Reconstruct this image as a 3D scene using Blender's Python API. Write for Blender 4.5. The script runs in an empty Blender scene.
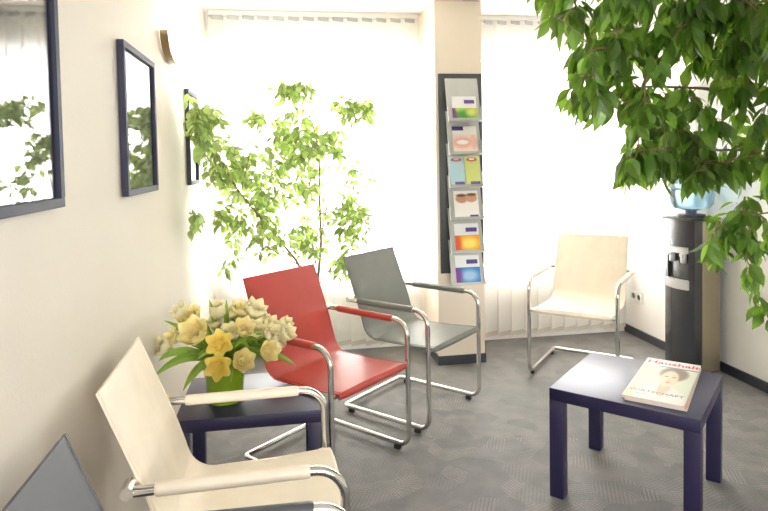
import bpy, bmesh, math, random
from mathutils import Vector, Matrix, Quaternion
C = bpy.context.scene
PI = math.pi
random.seed(7)

# ------------------------------------------------------------------ camera
F, CX, CY = 599.38, 379.19, 185.36          # focal length and principal point in px of the 768x511 frame
PITCH, ROLL, YAW = 0.0397, -0.0187, 0.1557
EYE = Vector((0.5218, 0.0, 1.3819))
fw = Vector((math.sin(YAW)*math.cos(PITCH), math.cos(YAW)*math.cos(PITCH), -math.sin(PITCH)))
rt0 = Vector((math.cos(YAW), -math.sin(YAW), 0)); up0 = rt0.cross(fw)
rt = rt0*math.cos(ROLL) + up0*math.sin(ROLL); up = -rt0*math.sin(ROLL) + up0*math.cos(ROLL)
cam = bpy.data.cameras.new('camera'); co = bpy.data.objects.new('camera', cam); C.collection.objects.link(co)
cam.sensor_width = 36; cam.lens = F/768*36
cam.shift_x = (384-CX)/768; cam.shift_y = (CY-255.5)/768
cam.clip_start = .05
m = Matrix((rt, up, -fw)).transposed().to_4x4(); m.translation = EYE
co.matrix_world = m
C.camera = co
def at(u, v, Y):                                # the point seen at a pixel, at world depth Y
    d = fw*F + rt*(u-CX) - up*(v-CY)
    return EYE + d*(Y/d.y)
def atz(u, v, z):
    d = fw*F + rt*(u-CX) - up*(v-CY)
    return EYE + d*((z-EYE.z)/d.z)

# ------------------------------------------------------------------ world, lights, exposure
C.view_settings.view_transform = 'Standard'; C.view_settings.look = 'None'
C.view_settings.gamma = 1; C.view_settings.use_curve_mapping = False
C.view_settings.exposure = 0.0
w = bpy.data.worlds.new('world'); C.world = w; w.use_nodes = True
w.node_tree.nodes['Background'].inputs[0].default_value = (.86, .93, 1, 1)
w.node_tree.nodes['Background'].inputs[1].default_value = 1.5
def area(name, loc, rot, sx, sy, power, col=(1, 1, 1), spread=PI):
    l = bpy.data.lights.new(name, 'AREA'); l.shape = 'RECTANGLE'; l.size = sx; l.size_y = sy
    l.energy = power; l.color = col; l.spread = spread
    o = bpy.data.objects.new(name, l); C.collection.objects.link(o); o.location = loc; o.rotation_euler = rot
    return o
BACK = 4.36                                     # inner face of the window wall
RW = 3.17; ZC = 2.44
area('daylight_left_window', (.80, BACK+.45, 1.40), (-PI/2, 0, 0), 1.5, 1.75, 430, (.95, .975, 1))
area('daylight_right_window', (2.50, BACK+.45, 1.40), (-PI/2, 0, 0), 1.35, 1.75, 430, (.95, .975, 1))
area('front_fill_light', (1.75, -3.15, 1.45), (PI/2, 0, 0), 2.9, 1.6, 240, (1, .985, .96))  # fill light added behind the camera to brighten the fronts

# ------------------------------------------------------------------ materials
def lin(c):
    return tuple((x/12.92 if x <= .04045 else ((x+.055)/1.055)**2.4) for x in [v/255 for v in c])
def mat(name, col, rough=.5, metal=0, spec=.5, noise=0, nscale=30, bump=0, bscale=200, coat=0, ior=None, sheen=0):
    m = bpy.data.materials.new(name); m.use_nodes = True
    n = m.node_tree.nodes; l = m.node_tree.links; b = n['Principled BSDF']
    c = (*lin(col), 1)
    b.inputs['Base Color'].default_value = c; b.inputs['Roughness'].default_value = rough
    b.inputs['Metallic'].default_value = metal; b.inputs['Specular IOR Level'].default_value = spec
    b.inputs['Coat Weight'].default_value = coat; b.inputs['Coat Roughness'].default_value = .3 if 'lacquer' in name else .15
    tc = n.new('ShaderNodeTexCoord')
    if noise:
        t = n.new('ShaderNodeTexNoise'); t.inputs['Scale'].default_value = nscale; t.inputs['Detail'].default_value = 4
        l.new(tc.outputs['Object'], t.inputs['Vector'])
        r = n.new('ShaderNodeValToRGB')
        r.color_ramp.elements[0].position = .3; r.color_ramp.elements[1].position = .7
        r.color_ramp.elements[0].color = (*[x*(1-noise) for x in c[:3]], 1)
        r.color_ramp.elements[1].color = (*[min(1, x*(1+noise)) for x in c[:3]], 1)
        l.new(t.outputs['Fac'], r.inputs[0]); l.new(r.outputs[0], b.inputs['Base Color'])
    if bump:
        t = n.new('ShaderNodeTexNoise'); t.inputs['Scale'].default_value = bscale; t.inputs['Detail'].default_value = 3
        l.new(tc.outputs['Object'], t.inputs['Vector'])
        k = n.new('ShaderNodeBump'); k.inputs['Strength'].default_value = bump; k.inputs['Distance'].default_value = .002
        l.new(t.outputs['Fac'], k.inputs['Height']); l.new(k.outputs[0], b.inputs['Normal'])
    return m
def mat_thin(name, col, trans=.5, gloss=.06, rough=.35, var=.25, back=None):
    """thin sheet: diffuse + translucent + a little gloss"""
    m = bpy.data.materials.new(name); m.use_nodes = True
    n = m.node_tree.nodes; l = m.node_tree.links; n.clear()
    out = n.new('ShaderNodeOutputMaterial')
    d = n.new('ShaderNodeBsdfDiffuse'); t = n.new('ShaderNodeBsdfTranslucent'); g = n.new('ShaderNodeBsdfGlossy')
    g.inputs['Roughness'].default_value = rough
    m1 = n.new('ShaderNodeMixShader'); m2 = n.new('ShaderNodeMixShader')
    m1.inputs[0].default_value = trans; m2.inputs[0].default_value = gloss
    c = lin(col); c2 = lin(back or col)
    geo = n.new('ShaderNodeNewGeometry')
    def varied(cc):
        r = n.new('ShaderNodeValToRGB'); r.color_ramp.elements[0].color = (*[x*(1-var) for x in cc], 1)
        r.color_ramp.elements[1].color = (*[min(1, x*(1+var)) for x in cc], 1)
        l.new(geo.outputs['Random Per Island'], r.inputs[0]); return r.outputs[0]
    if var:
        l.new(varied(c), d.inputs['Color']); l.new(varied(c2), t.inputs['Color'])
    else:
        d.inputs['Color'].default_value = (*c, 1); t.inputs['Color'].default_value = (*c2, 1)
    l.new(d.outputs[0], m1.inputs[1]); l.new(t.outputs[0], m1.inputs[2])
    l.new(m1.outputs[0], m2.inputs[1]); l.new(g.outputs[0], m2.inputs[2]); l.new(m2.outputs[0], out.inputs[0])
    return m
def mat_pane(name, tint=(1, 1, 1), refl=1.0, extra=0.0):
    """clear sheet of glass: see-through with a Fresnel reflection"""
    m = bpy.data.materials.new(name); m.use_nodes = True
    n = m.node_tree.nodes; l = m.node_tree.links; n.clear()
    out = n.new('ShaderNodeOutputMaterial'); t = n.new('ShaderNodeBsdfTransparent'); g = n.new('ShaderNodeBsdfGlossy')
    t.inputs[0].default_value = (*tint, 1); g.inputs['Roughness'].default_value = .01
    f = n.new('ShaderNodeFresnel'); f.inputs['IOR'].default_value = 1.52
    mm = n.new('ShaderNodeMath'); mm.operation = 'MULTIPLY_ADD'; mm.inputs[1].default_value = refl; mm.inputs[2].default_value = extra
    mm.use_clamp = True
    x = n.new('ShaderNodeMixShader')
    l.new(f.outputs[0], mm.inputs[0]); l.new(mm.outputs[0], x.inputs[0])
    l.new(t.outputs[0], x.inputs[1]); l.new(g.outputs[0], x.inputs[2]); l.new(x.outputs[0], out.inputs[0])
    return m
def mat_paint(name, rough=.4, coat=0):
    m = bpy.data.materials.new(name); m.use_nodes = True
    n = m.node_tree.nodes; l = m.node_tree.links; b = n['Principled BSDF']
    a = n.new('ShaderNodeAttribute'); a.attribute_name = 'ink'
    l.new(a.outputs['Color'], b.inputs['Base Color']); b.inputs['Roughness'].default_value = rough
    b.inputs['Coat Weight'].default_value = coat
    return m
def mat_emit(name, col, s):
    m = bpy.data.materials.new(name); m.use_nodes = True
    b = m.node_tree.nodes['Principled BSDF']
    b.inputs['Base Color'].default_value = (*lin(col), 1)
    b.inputs['Emission Color'].default_value = (*lin(col), 1); b.inputs['Emission Strength'].default_value = s
    return m
def mat_carpet():
    m = bpy.data.materials.new('carpet'); m.use_nodes = True
    n = m.node_tree.nodes; l = m.node_tree.links; b = n['Principled BSDF']
    b.inputs['Roughness'].default_value = .62; b.inputs['Specular IOR Level'].default_value = .45
    b.inputs['Sheen Weight'].default_value = .25; b.inputs['Sheen Roughness'].default_value = .5
    tc = n.new('ShaderNodeTexCoord')
    def M(op, a, b_=None, c=None):
        k = n.new('ShaderNodeMath'); k.operation = op
        for i, v in enumerate((a, b_, c)):
            if v is None: continue
            if isinstance(v, (int, float)): k.inputs[i].default_value = v
            else: l.new(v, k.inputs[i])
        return k.outputs[0]
    # warped cells, each hatched its own way
    nz = n.new('ShaderNodeTexNoise'); nz.inputs['Scale'].default_value = 4.0; l.new(tc.outputs['Object'], nz.inputs['Vector'])
    mx = n.new('ShaderNodeMix'); mx.data_type = 'VECTOR'; mx.inputs[0].default_value = .06
    l.new(tc.outputs['Object'], mx.inputs[4]); l.new(nz.outputs['Color'], mx.inputs[5])
    v = n.new('ShaderNodeTexVoronoi'); v.inputs['Scale'].default_value = 9.5; v.inputs['Randomness'].default_value = .85
    l.new(mx.outputs[1], v.inputs['Vector'])
    sc = n.new('ShaderNodeSeparateColor'); l.new(v.outputs['Color'], sc.inputs[0])
    sp = n.new('ShaderNodeSeparateXYZ'); l.new(tc.outputs['Object'], sp.inputs[0])
    ang = M('MULTIPLY', M('FLOOR', M('MULTIPLY', sc.outputs[0], 4)), PI/4)
    ang = M('ADD', ang, .35)
    q = M('ADD', M('MULTIPLY', sp.outputs[0], M('COSINE', ang)), M('MULTIPLY', sp.outputs[1], M('SINE', ang)))
    st = M('SINE', M('MULTIPLY', q, 2*PI/.0155))
    q2 = M('SUBTRACT', M('MULTIPLY', sp.outputs[1], M('COSINE', ang)), M('MULTIPLY', sp.outputs[0], M('SINE', ang)))
    st2 = M('MULTIPLY_ADD', M('SINE', M('MULTIPLY', q2, 2*PI/.012)), .35, .65)
    st = M('MULTIPLY', M('GREATER_THAN', st, .25), st2)
    amp = M('MULTIPLY', M('GREATER_THAN', sc.outputs[1], .35), M('MULTIPLY_ADD', sc.outputs[2], .7, .3))
    hatch = M('MULTIPLY', st, amp)
    n2 = n.new('ShaderNodeTexNoise'); n2.inputs['Scale'].default_value = 420; l.new(tc.outputs['Object'], n2.inputs['Vector'])
    n3 = n.new('ShaderNodeTexNoise'); n3.inputs['Scale'].default_value = 9; n3.inputs['Detail'].default_value = 3
    l.new(tc.outputs['Object'], n3.inputs['Vector'])
    f = M('ADD', M('MULTIPLY', hatch, .5), M('MULTIPLY', sc.outputs[1], .06))
    f = M('ADD', f, M('MULTIPLY_ADD', n2.outputs['Fac'], .8, -.3))
    f = M('ADD', f, M('MULTIPLY_ADD', n3.outputs['Fac'], .6, -.27))
    r = n.new('ShaderNodeValToRGB'); l.new(f, r.inputs[0])
    r.color_ramp.elements[0].color = (*lin((72, 69, 67)), 1); r.color_ramp.elements[0].position = 0
    r.color_ramp.elements[1].color = (*lin((144, 137, 130)), 1); r.color_ramp.elements[1].position = .95
    l.new(r.outputs[0], b.inputs['Base Color'])
    k = n.new('ShaderNodeBump'); k.inputs['Strength'].default_value = .5; k.inputs['Distance'].default_value = .003
    l.new(f, k.inputs['Height']); l.new(k.outputs[0], b.inputs['Normal'])
    return m

M_wall = mat('warm white wall paint', (227, 218, 205), .62, noise=.015, nscale=3, bump=.25, bscale=90)
M_wall2 = mat('white wall paint', (246, 243, 238), .6, bump=.2, bscale=90)
M_pillar = mat('cream pillar paint', (246, 230, 212), .55, bump=.2, bscale=90)
M_ceil = mat('ceiling paint', (250, 247, 242), .8, bump=.1)
M_carpet = mat_carpet()
M_base = mat('dark skirting', (62, 63, 72), .45)
M_chrome = mat('chrome', (226, 224, 220), .09, metal=1)
M_steel = mat('brushed steel', (205, 205, 203), .28, metal=1)
M_rubber = mat('black rubber', (26, 26, 28), .6)
def leather(name, col, rough=.38):
    return mat(name, col, rough, spec=.5, noise=.035, nscale=14, bump=.18, bscale=420)
M_red = leather('red leather', (178, 66, 58), .34)
M_grey = leather('grey leather', (116, 118, 112), .38)
M_cream = leather('cream leather', (243, 230, 210), .42)
M_char = leather('charcoal leather', (78, 80, 86), .5)
M_seam = mat('thread', (120, 40, 34), .7)
M_navy = mat('dark navy lacquer', (29, 23, 64), .5, spec=.6, noise=.02, nscale=6, coat=.25)
M_frame = mat('dark frame wood', (56, 58, 76), .6, spec=.3)
M_mount = mat('passepartout', (238, 235, 226), .7)
M_glass = mat_pane('picture glass', refl=.75, extra=.05)
M_wglass = mat_pane('window glass')
M_slat = mat_thin('blind fabric', (248, 245, 240), trans=.5, gloss=0.0, var=.02)
M_pocket = mat_thin('blind hem', (226, 218, 204), trans=.3, gloss=0, var=0)
M_alu = mat('white aluminium', (236, 234, 230), .35)
M_pvc = mat('window plastic', (240, 240, 238), .35)
M_slate = mat('dark grey board', (66, 68, 70), .45)
M_tray = mat('silver grey sheet', (196, 194, 192), .3, metal=.35)
M_ink = mat_paint('printed paper', .35, .15)
M_art = mat_paint('art print', .8)
M_black = mat('glossy anthracite plastic', (52, 54, 58), .18, coat=.4)
M_black2 = mat('matt black plastic', (30, 31, 34), .4)
M_side = mat('bronze side reflection', (150, 138, 116), .25, metal=.4)  # bronze tone paints in the beige wall mirrored by the dark side
M_silver = mat('silver plastic', (190, 190, 190), .3, metal=.2)
M_bronze = mat('aged brass', (140, 122, 92), .32, metal=1)
M_shade = mat_emit('opal glass shade', (255, 247, 228), 3.2)
M_vase = mat('green glazed vase', (120, 150, 22), .18, coat=.5)
M_leaf = mat_thin('ficus leaf', (160, 186, 106), trans=.42, gloss=.06, var=.42, back=(194, 214, 122))
M_leaf2 = mat_thin('dark ficus leaf', (92, 130, 50), trans=.42, gloss=.05, var=.38, back=(138, 174, 58))
M_bark = mat('bark', (150, 118, 96), .8, noise=.2, nscale=60, bump=.6, bscale=150)
M_pot = mat('white ceramic pot', (225, 224, 220), .3)
M_soil = mat('potting soil', (62, 46, 36), .95, noise=.4, nscale=120, bump=1, bscale=200)
M_petal = mat_thin('tulip petal', (255, 243, 184), trans=.45, gloss=.02, var=.04, back=(255, 240, 190))
M_petal2 = mat_thin('pale tulip petal', (255, 246, 212), trans=.4, gloss=.02, var=.04)
M_petal3 = mat_thin('golden tulip petal', (255, 234, 134), trans=.45, gloss=.02, var=.04)
M_core = mat('tulip centre', (240, 196, 60), .6)
M_stem = mat('tulip stem', (116, 152, 56), .5)
M_tleaf = mat_thin('tulip leaf', (138, 172, 72), trans=.4, gloss=.06, var=.2, back=(172, 204, 84))
M_sock = mat('socket plastic', (238, 237, 232), .35)
M_hole = mat('socket hole', (70, 70, 72), .6)
M_paper = mat('page edges', (226, 214, 204), .7)
M_redink = mat('red ink', (205, 36, 60), .4)
M_greyink = mat('grey ink', (120, 112, 112), .5)
M_tealink = mat('teal ink', (56, 140, 150), .4)
def mat_bottle():
    m = bpy.data.materials.new('blue clear plastic'); m.use_nodes = True
    n = m.node_tree.nodes; l = m.node_tree.links; n.clear()
    out = n.new('ShaderNodeOutputMaterial'); t = n.new('ShaderNodeBsdfTransparent'); g = n.new('ShaderNodeBsdfGlossy')
    d = n.new('ShaderNodeBsdfTranslucent'); t.inputs[0].default_value = (.74, .90, .97, 1)
    d.inputs[0].default_value = (.62, .84, .95, 1); g.inputs['Roughness'].default_value = .05
    a = n.new('ShaderNodeMixShader'); a.inputs[0].default_value = .3
    b = n.new('ShaderNodeMixShader'); f = n.new('ShaderNodeFresnel')
    l.new(t.outputs[0], a.inputs[1]); l.new(d.outputs[0], a.inputs[2]); l.new(f.outputs[0], b.inputs[0])
    l.new(a.outputs[0], b.inputs[1]); l.new(g.outputs[0], b.inputs[2]); l.new(b.outputs[0], out.inputs[0])
    return m
M_bottle = mat_bottle()

# ------------------------------------------------------------------ mesh helpers
def link(o, parent=None):
    C.collection.objects.link(o)
    if parent: o.parent = parent
    return o
def obj(name, bm, m, parent=None, smooth=True, loc=None):
    me = bpy.data.meshes.new(name); bmesh.ops.recalc_face_normals(bm, faces=bm.faces) if m not in (M_slat,) else None
    bm.to_mesh(me); bm.free()
    ms = m if isinstance(m, (list, tuple)) else [m]
    for x in ms: me.materials.append(x)
    if smooth:
        for p in me.polygons: p.use_smooth = True
        me.set_sharp_from_angle(angle=math.radians(38))
    o = bpy.data.objects.new(name, me)
    if loc: o.location = loc
    return link(o, parent)
def empty(name, loc=(0, 0, 0), rz=0):
    o = bpy.data.objects.new(name, None); o.location = loc; o.rotation_euler = (0, 0, rz); o.empty_display_size = .1
    return link(o)
def tag(o, label, cat, group=None):
    o['label'] = label; o['category'] = cat
    if group: o['group'] = group
    return o
def struct(o): o['kind'] = 'structure'; return o
def BM(): return bmesh.new()
def box(bm, x0, x1, y0, y1, z0, z1, bev=0, mtx=None, mi=0):
    r = bmesh.ops.create_cube(bm, size=1)
    vs = r['verts']
    for v in vs:
        v.co = Vector(((x0+x1)/2+v.co.x*(x1-x0), (y0+y1)/2+v.co.y*(y1-y0), (z0+z1)/2+v.co.z*(z1-z0)))
    fs = set(f for v in vs for f in v.link_faces)
    for f in fs: f.material_index = mi
    if bev:
        es = list(set(e for v in vs for e in v.link_edges))
        r2 = bmesh.ops.bevel(bm, geom=es, offset=bev, segments=2, profile=.5, affect='EDGES')
        vs = list(set(v for f in r2['faces'] for v in f.verts) | set(v for v in vs if v.is_valid))
    if mtx: bmesh.ops.transform(bm, matrix=mtx, verts=vs)
    return vs
def fillet(pts, rad, n=7):
    out = [Vector(pts[0])]
    for i in range(1, len(pts)-1):
        p = Vector(pts[i]); a = (Vector(pts[i-1])-p); b = (Vector(pts[i+1])-p)
        r = rad[i] if isinstance(rad, (list, tuple)) else rad
        an = a.normalized(); bn = b.normalized()
        half = an.angle(bn)/2
        if r <= 0 or half > PI/2-.02: out.append(p); continue
        d = min(r/math.tan(half), a.length*.49, b.length*.49); r = d*math.tan(half)
        c = p+(an+bn).normalized()*(r/math.sin(half))
        v0 = p+an*d-c; v1 = p+bn*d-c
        tot = v0.angle(v1); ax = v0.cross(v1).normalized()
        for k in range(n+1): out.append(c+Quaternion(ax, tot*k/n) @ v0)
    out.append(Vector(pts[-1])); return out
def tube(bm, pts, r, seg=10, cap=True):
    pts = [Vector(p) for p in pts]
    n = len(pts); rs = r if isinstance(r, (list, tuple)) else [r]*n
    T = []
    for i in range(n):
        a = pts[max(i-1, 0)]; b = pts[min(i+1, n-1)]; T.append((b-a).normalized())
    N = T[0].orthogonal().normalized(); rings = []
    for i in range(n):
        if i: N = T[i-1].rotation_difference(T[i]) @ N
        N = (N-T[i]*N.dot(T[i])).normalized(); B = T[i].cross(N)
        rings.append([bm.verts.new(pts[i]+(N*math.cos(2*PI*k/seg)+B*math.sin(2*PI*k/seg))*rs[i]) for k in range(seg)])
    for i in range(n-1):
        for k in range(seg):
            bm.faces.new((rings[i][k], rings[i][(k+1) % seg], rings[i+1][(k+1) % seg], rings[i+1][k]))
    if cap: bm.faces.new(rings[0][::-1]); bm.faces.new(rings[-1])
def lathe(bm, prof, seg=32, c=(0, 0, 0), cap0=True, cap1=True):
    c = Vector(c); rings = []
    for r, z in prof:
        rings.append([bm.verts.new(c+Vector((r*math.cos(2*PI*k/seg), r*math.sin(2*PI*k/seg), z))) for k in range(seg)])
    for i in range(len(prof)-1):
        for k in range(seg): bm.faces.new((rings[i][k], rings[i][(k+1) % seg], rings[i+1][(k+1) % seg], rings[i+1][k]))
    if cap0: bm.faces.new(rings[0][::-1])
    if cap1: bm.faces.new(rings[-1])
def ribbon(bm, prof, x0, x1, th, nx=8, crown=0):
    """sheet swept across x along the (y,z) profile, with thickness and soft side edges"""
    n = len(prof); P = [Vector((0, a, b)) for a, b in prof]; top = []; bot = []
    for i in range(n):
        t = (P[min(i+1, n-1)]-P[max(i-1, 0)]).normalized(); nn = Vector((0, -t.z, t.y))
        rowt = []; rowb = []
        for k in range(nx+1):
            s = k/nx; x = x0+(x1-x0)*s
            dip = crown*4*s*(1-s)
            e = th*.5*(0.45 if k in (0, nx) else 1)
            rowt.append(bm.verts.new(P[i]+Vector((x, 0, 0))+nn*(e-dip))); rowb.append(bm.verts.new(P[i]+Vector((x, 0, 0))-nn*(e+dip)))
        top.append(rowt); bot.append(rowb)
    for i in range(n-1):
        for k in range(nx):
            bm.faces.new((top[i][k], top[i][k+1], top[i+1][k+1], top[i+1][k]))
            bm.faces.new((bot[i][k], bot[i+1][k], bot[i+1][k+1], bot[i][k+1]))
        for k in (0, nx): bm.faces.new((top[i][k], top[i+1][k], bot[i+1][k], bot[i][k]))
    for i in (0, n-1):
        for k in range(nx): bm.faces.new((top[i][k], top[i][k+1], bot[i][k+1], bot[i][k]))
def ink_sheet(name, w, h, nx, ny, fn, m, parent, mtx, bend=0):
    """printed sheet; fn(u, v) gives the printed colour, v = 0 at the foot"""
    bm = BM(); lay = bm.loops.layers.float_color.new('ink')
    g = [[bm.verts.new(mtx @ Vector(((i/nx-.5)*w, bend*math.sin(PI*i/nx), j/ny*h))) for i in range(nx+1)] for j in range(ny+1)]
    for j in range(ny):
        for i in range(nx):
            f = bm.faces.new((g[j][i], g[j][i+1], g[j+1][i+1], g[j+1][i]))
            c = (*lin(fn((i+.5)/nx, (j+.5)/ny)), 1)
            for lp in f.loops: lp[lay] = c
    me = bpy.data.meshes.new(name); bm.to_mesh(me); bm.free(); me.materials.append(m)
    o = bpy.data.objects.new(name, me); return link(o, parent)
def mixc(a, b, t):
    t = max(0, min(1, t)); return tuple(x+(y-x)*t for x, y in zip(a, b))
def blob(u, v, cu, cv, ru, rv, soft=.35):
    d = math.sqrt(((u-cu)/ru)**2+((v-cv)/rv)**2); return max(0, min(1, (1-d)/soft+.5))
def text(name, s, size, m, parent, mtx, bold=0, align='CENTER'):
    cu = bpy.data.curves.new(name, 'FONT'); cu.body = s; cu.size = size; cu.align_x = align; cu.align_y = 'CENTER'
    cu.offset = bold; cu.extrude = .00015
    t = bpy.data.objects.new(name+'_tmp', cu); C.collection.objects.link(t)
    bpy.context.view_layer.update()
    me = bpy.data.meshes.new_from_object(t.evaluated_get(bpy.context.evaluated_depsgraph_get()))
    bpy.data.objects.remove(t); me.transform(mtx); me.name = name; me.materials.clear(); me.materials.append(m)
    return link(bpy.data.objects.new(name, me), parent)

# ------------------------------------------------------------------ room shell
Y0 = -3.0
bm = BM(); box(bm, -.2, 3.6, Y0-.2, BACK+.2, -.1, 0); struct(obj('floor', bm, M_carpet, smooth=False))
bm = BM(); box(bm, -.2, 3.6, Y0-.2, BACK+.2, ZC, ZC+.1); struct(obj('ceiling', bm, M_ceil, smooth=False))
bm = BM(); box(bm, -.15, 0, Y0, BACK+.15, 0, ZC); struct(obj('wall_left', bm, M_wall, smooth=False))
bm = BM(); box(bm, RW, RW+.3, 3.55, BACK+.15, 0, ZC, bev=.02); struct(obj('wall_right', bm, M_wall2, smooth=False))
bm = BM(); box(bm, RW+.09, RW+.3, Y0, 3.549, 0, ZC); struct(obj('wall_right_front', bm, M_wall2, smooth=False))
WIN = [(.10, 1.50), (1.92, 3.08)]; WZ0, WZ1 = .50, 2.20
bm = BM()
box(bm, -.1, RW+.1, BACK, BACK+.15, 0, WZ0); box(bm, -.1, RW+.1, BACK, BACK+.15, WZ1, ZC)
for a, b in ((-.1, WIN[0][0]), (WIN[0][1], WIN[1][0]), (WIN[1][1], RW+.1)): box(bm, a, b, BACK, BACK+.15, WZ0, WZ1)
struct(obj('wall_back', bm, M_wall2, smooth=False))
FW = (.3, 3.1, .65, 2.2)
bm = BM()
box(bm, -.1, 3.5, Y0-.15, Y0, 0, FW[2]); box(bm, -.1, 3.5, Y0-.15, Y0, FW[3], ZC)
box(bm, -.1, FW[0], Y0-.15, Y0, FW[2], FW[3]); box(bm, FW[1], 3.5, Y0-.15, Y0, FW[2], FW[3])
struct(obj('wall_front', bm, M_wall, smooth=False))
def window(name, x0, x1, z0, z1, y, mull=1):
    e = struct(empty(name, ((x0+x1)/2, y, z0)))
    bm = BM(); W = x1-x0; H = z1-z0; t = .06
    box(bm, -W/2, W/2, 0, .07, 0, t); box(bm, -W/2, W/2, 0, .07, H-t, H)
    box(bm, -W/2, -W/2+t, 0, .07, t, H-t); box(bm, W/2-t, W/2, 0, .07, t, H-t)
    for k in range(mull): 
        c = -W/2+W*(k+1)/(mull+1); box(bm, c-t/2, c+t/2, 0, .07, t, H-t)
    obj('window_frame', bm, M_pvc, e, smooth=False)
    bm = BM(); box(bm, -W/2+t, W/2-t, .03, .034, t, H-t); obj('window_pane', bm, M_wglass, e, smooth=False)
window('window_1', *WIN[0], WZ0, WZ1, BACK+.06); window('window_2', *WIN[1], WZ0, WZ1, BACK+.06)
window('fill_window', FW[0], FW[1], FW[2], FW[3], Y0-.12, 2)  # unseen window, added as an opening for the front fill light
# pillar between the windows
PX0, PX1, PY = 1.518, 1.842, 3.8865
bm = BM(); box(bm, PX0, PX1, PY, BACK, 0, ZC, bev=.004); struct(obj('wall_pillar', bm, M_pillar, smooth=False))
bm = BM(); box(bm, PX0-.006, PX1+.006, PY-.006, BACK, 0, .062); struct(obj('baseboard_pillar', bm, M_base, smooth=False))
bm = BM(); box(bm, 0, .012, Y0, BACK, 0, .06); struct(obj('baseboard_left', bm, M_base, smooth=False))
bm = BM(); box(bm, RW-.012, RW, 3.54, BACK, 0, .06); box(bm, RW+.078, RW+.09, Y0, 3.54, 0, .06); box(bm, RW-.012, RW+.09, 3.538, 3.55, 0, .06)
struct(obj('baseboard_right', bm, M_base, smooth=False))


# ------------------------------------------------------------------ vertical blinds
def blind(x0, x1, label, z1=2.385):
    y = BACK-.085; e = empty('vertical_blind', ((x0+x1)/2, y, 0)); tag(e, label, 'window blind')
    hw = (x1-x0)/2
    bm = BM(); box(bm, -hw, hw, -.02, .02, z1+.02, ZC-.001, bev=.003); obj('head_rail', bm, M_alu, e)
    n = round((x1-x0)/.108); bm = BM(); bm2 = BM(); cs = []
    for i in range(n):
        c = -hw+.06+(2*hw-.12)*i/(n-1); a = math.radians(24+random.uniform(-4, 4)); d = Vector((math.cos(a), math.sin(a), 0))*.0635
        nn = Vector((-d.y, d.x, 0)).normalized()
        z0 = .055+random.uniform(-.004, .004)
        g = []
        K = 6
        for k in range(K+1):
            s = k/K*2-1; off = nn*.004*(1-s*s)
            p = Vector((c, 0, 0))+d*s+off
            g.append((bm.verts.new(p+Vector((0, 0, z0+.035))), bm.verts.new(p+Vector((0, 0, z1)))))
        for k in range(K): bm.faces.new((g[k][0], g[k+1][0], g[k+1][1], g[k][1]))
        g = []
        for k in range(K+1):
            s = k/K*2-1; p = Vector((c, 0, 0))+d*s+nn*.004*(1-s*s)
            g.append((bm2.verts.new(p+Vector((0, 0, z0))), bm2.verts.new(p+Vector((0, 0, z0+.034)))))
        for k in range(K): bm2.faces.new((g[k][0], g[k+1][0], g[k+1][1], g[k][1]))
        cs.append((c, a))
    o = obj('slats', bm, M_slat, e); obj('slat_hems', bm2, M_pocket, e); 
    bm = BM(); box(bm, -.04, .04, -.005, .005, z1-.006, z1+.02); c0 = obj('slat_carrier', bm, M_silver, e)
    for j, (c, a) in enumerate(cs):
        k = c0 if j == 0 else c0.copy()
        if j: link(k, e)
        k.location = (c, 0, 0); k.rotation_euler = (0, 0, a)
blind(.03, PX0-.02, 'white vertical slat blind over the window left of the cream pillar')
blind(PX1+.02, RW-.03, 'white vertical slat blind over the window right of the cream pillar')

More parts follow.
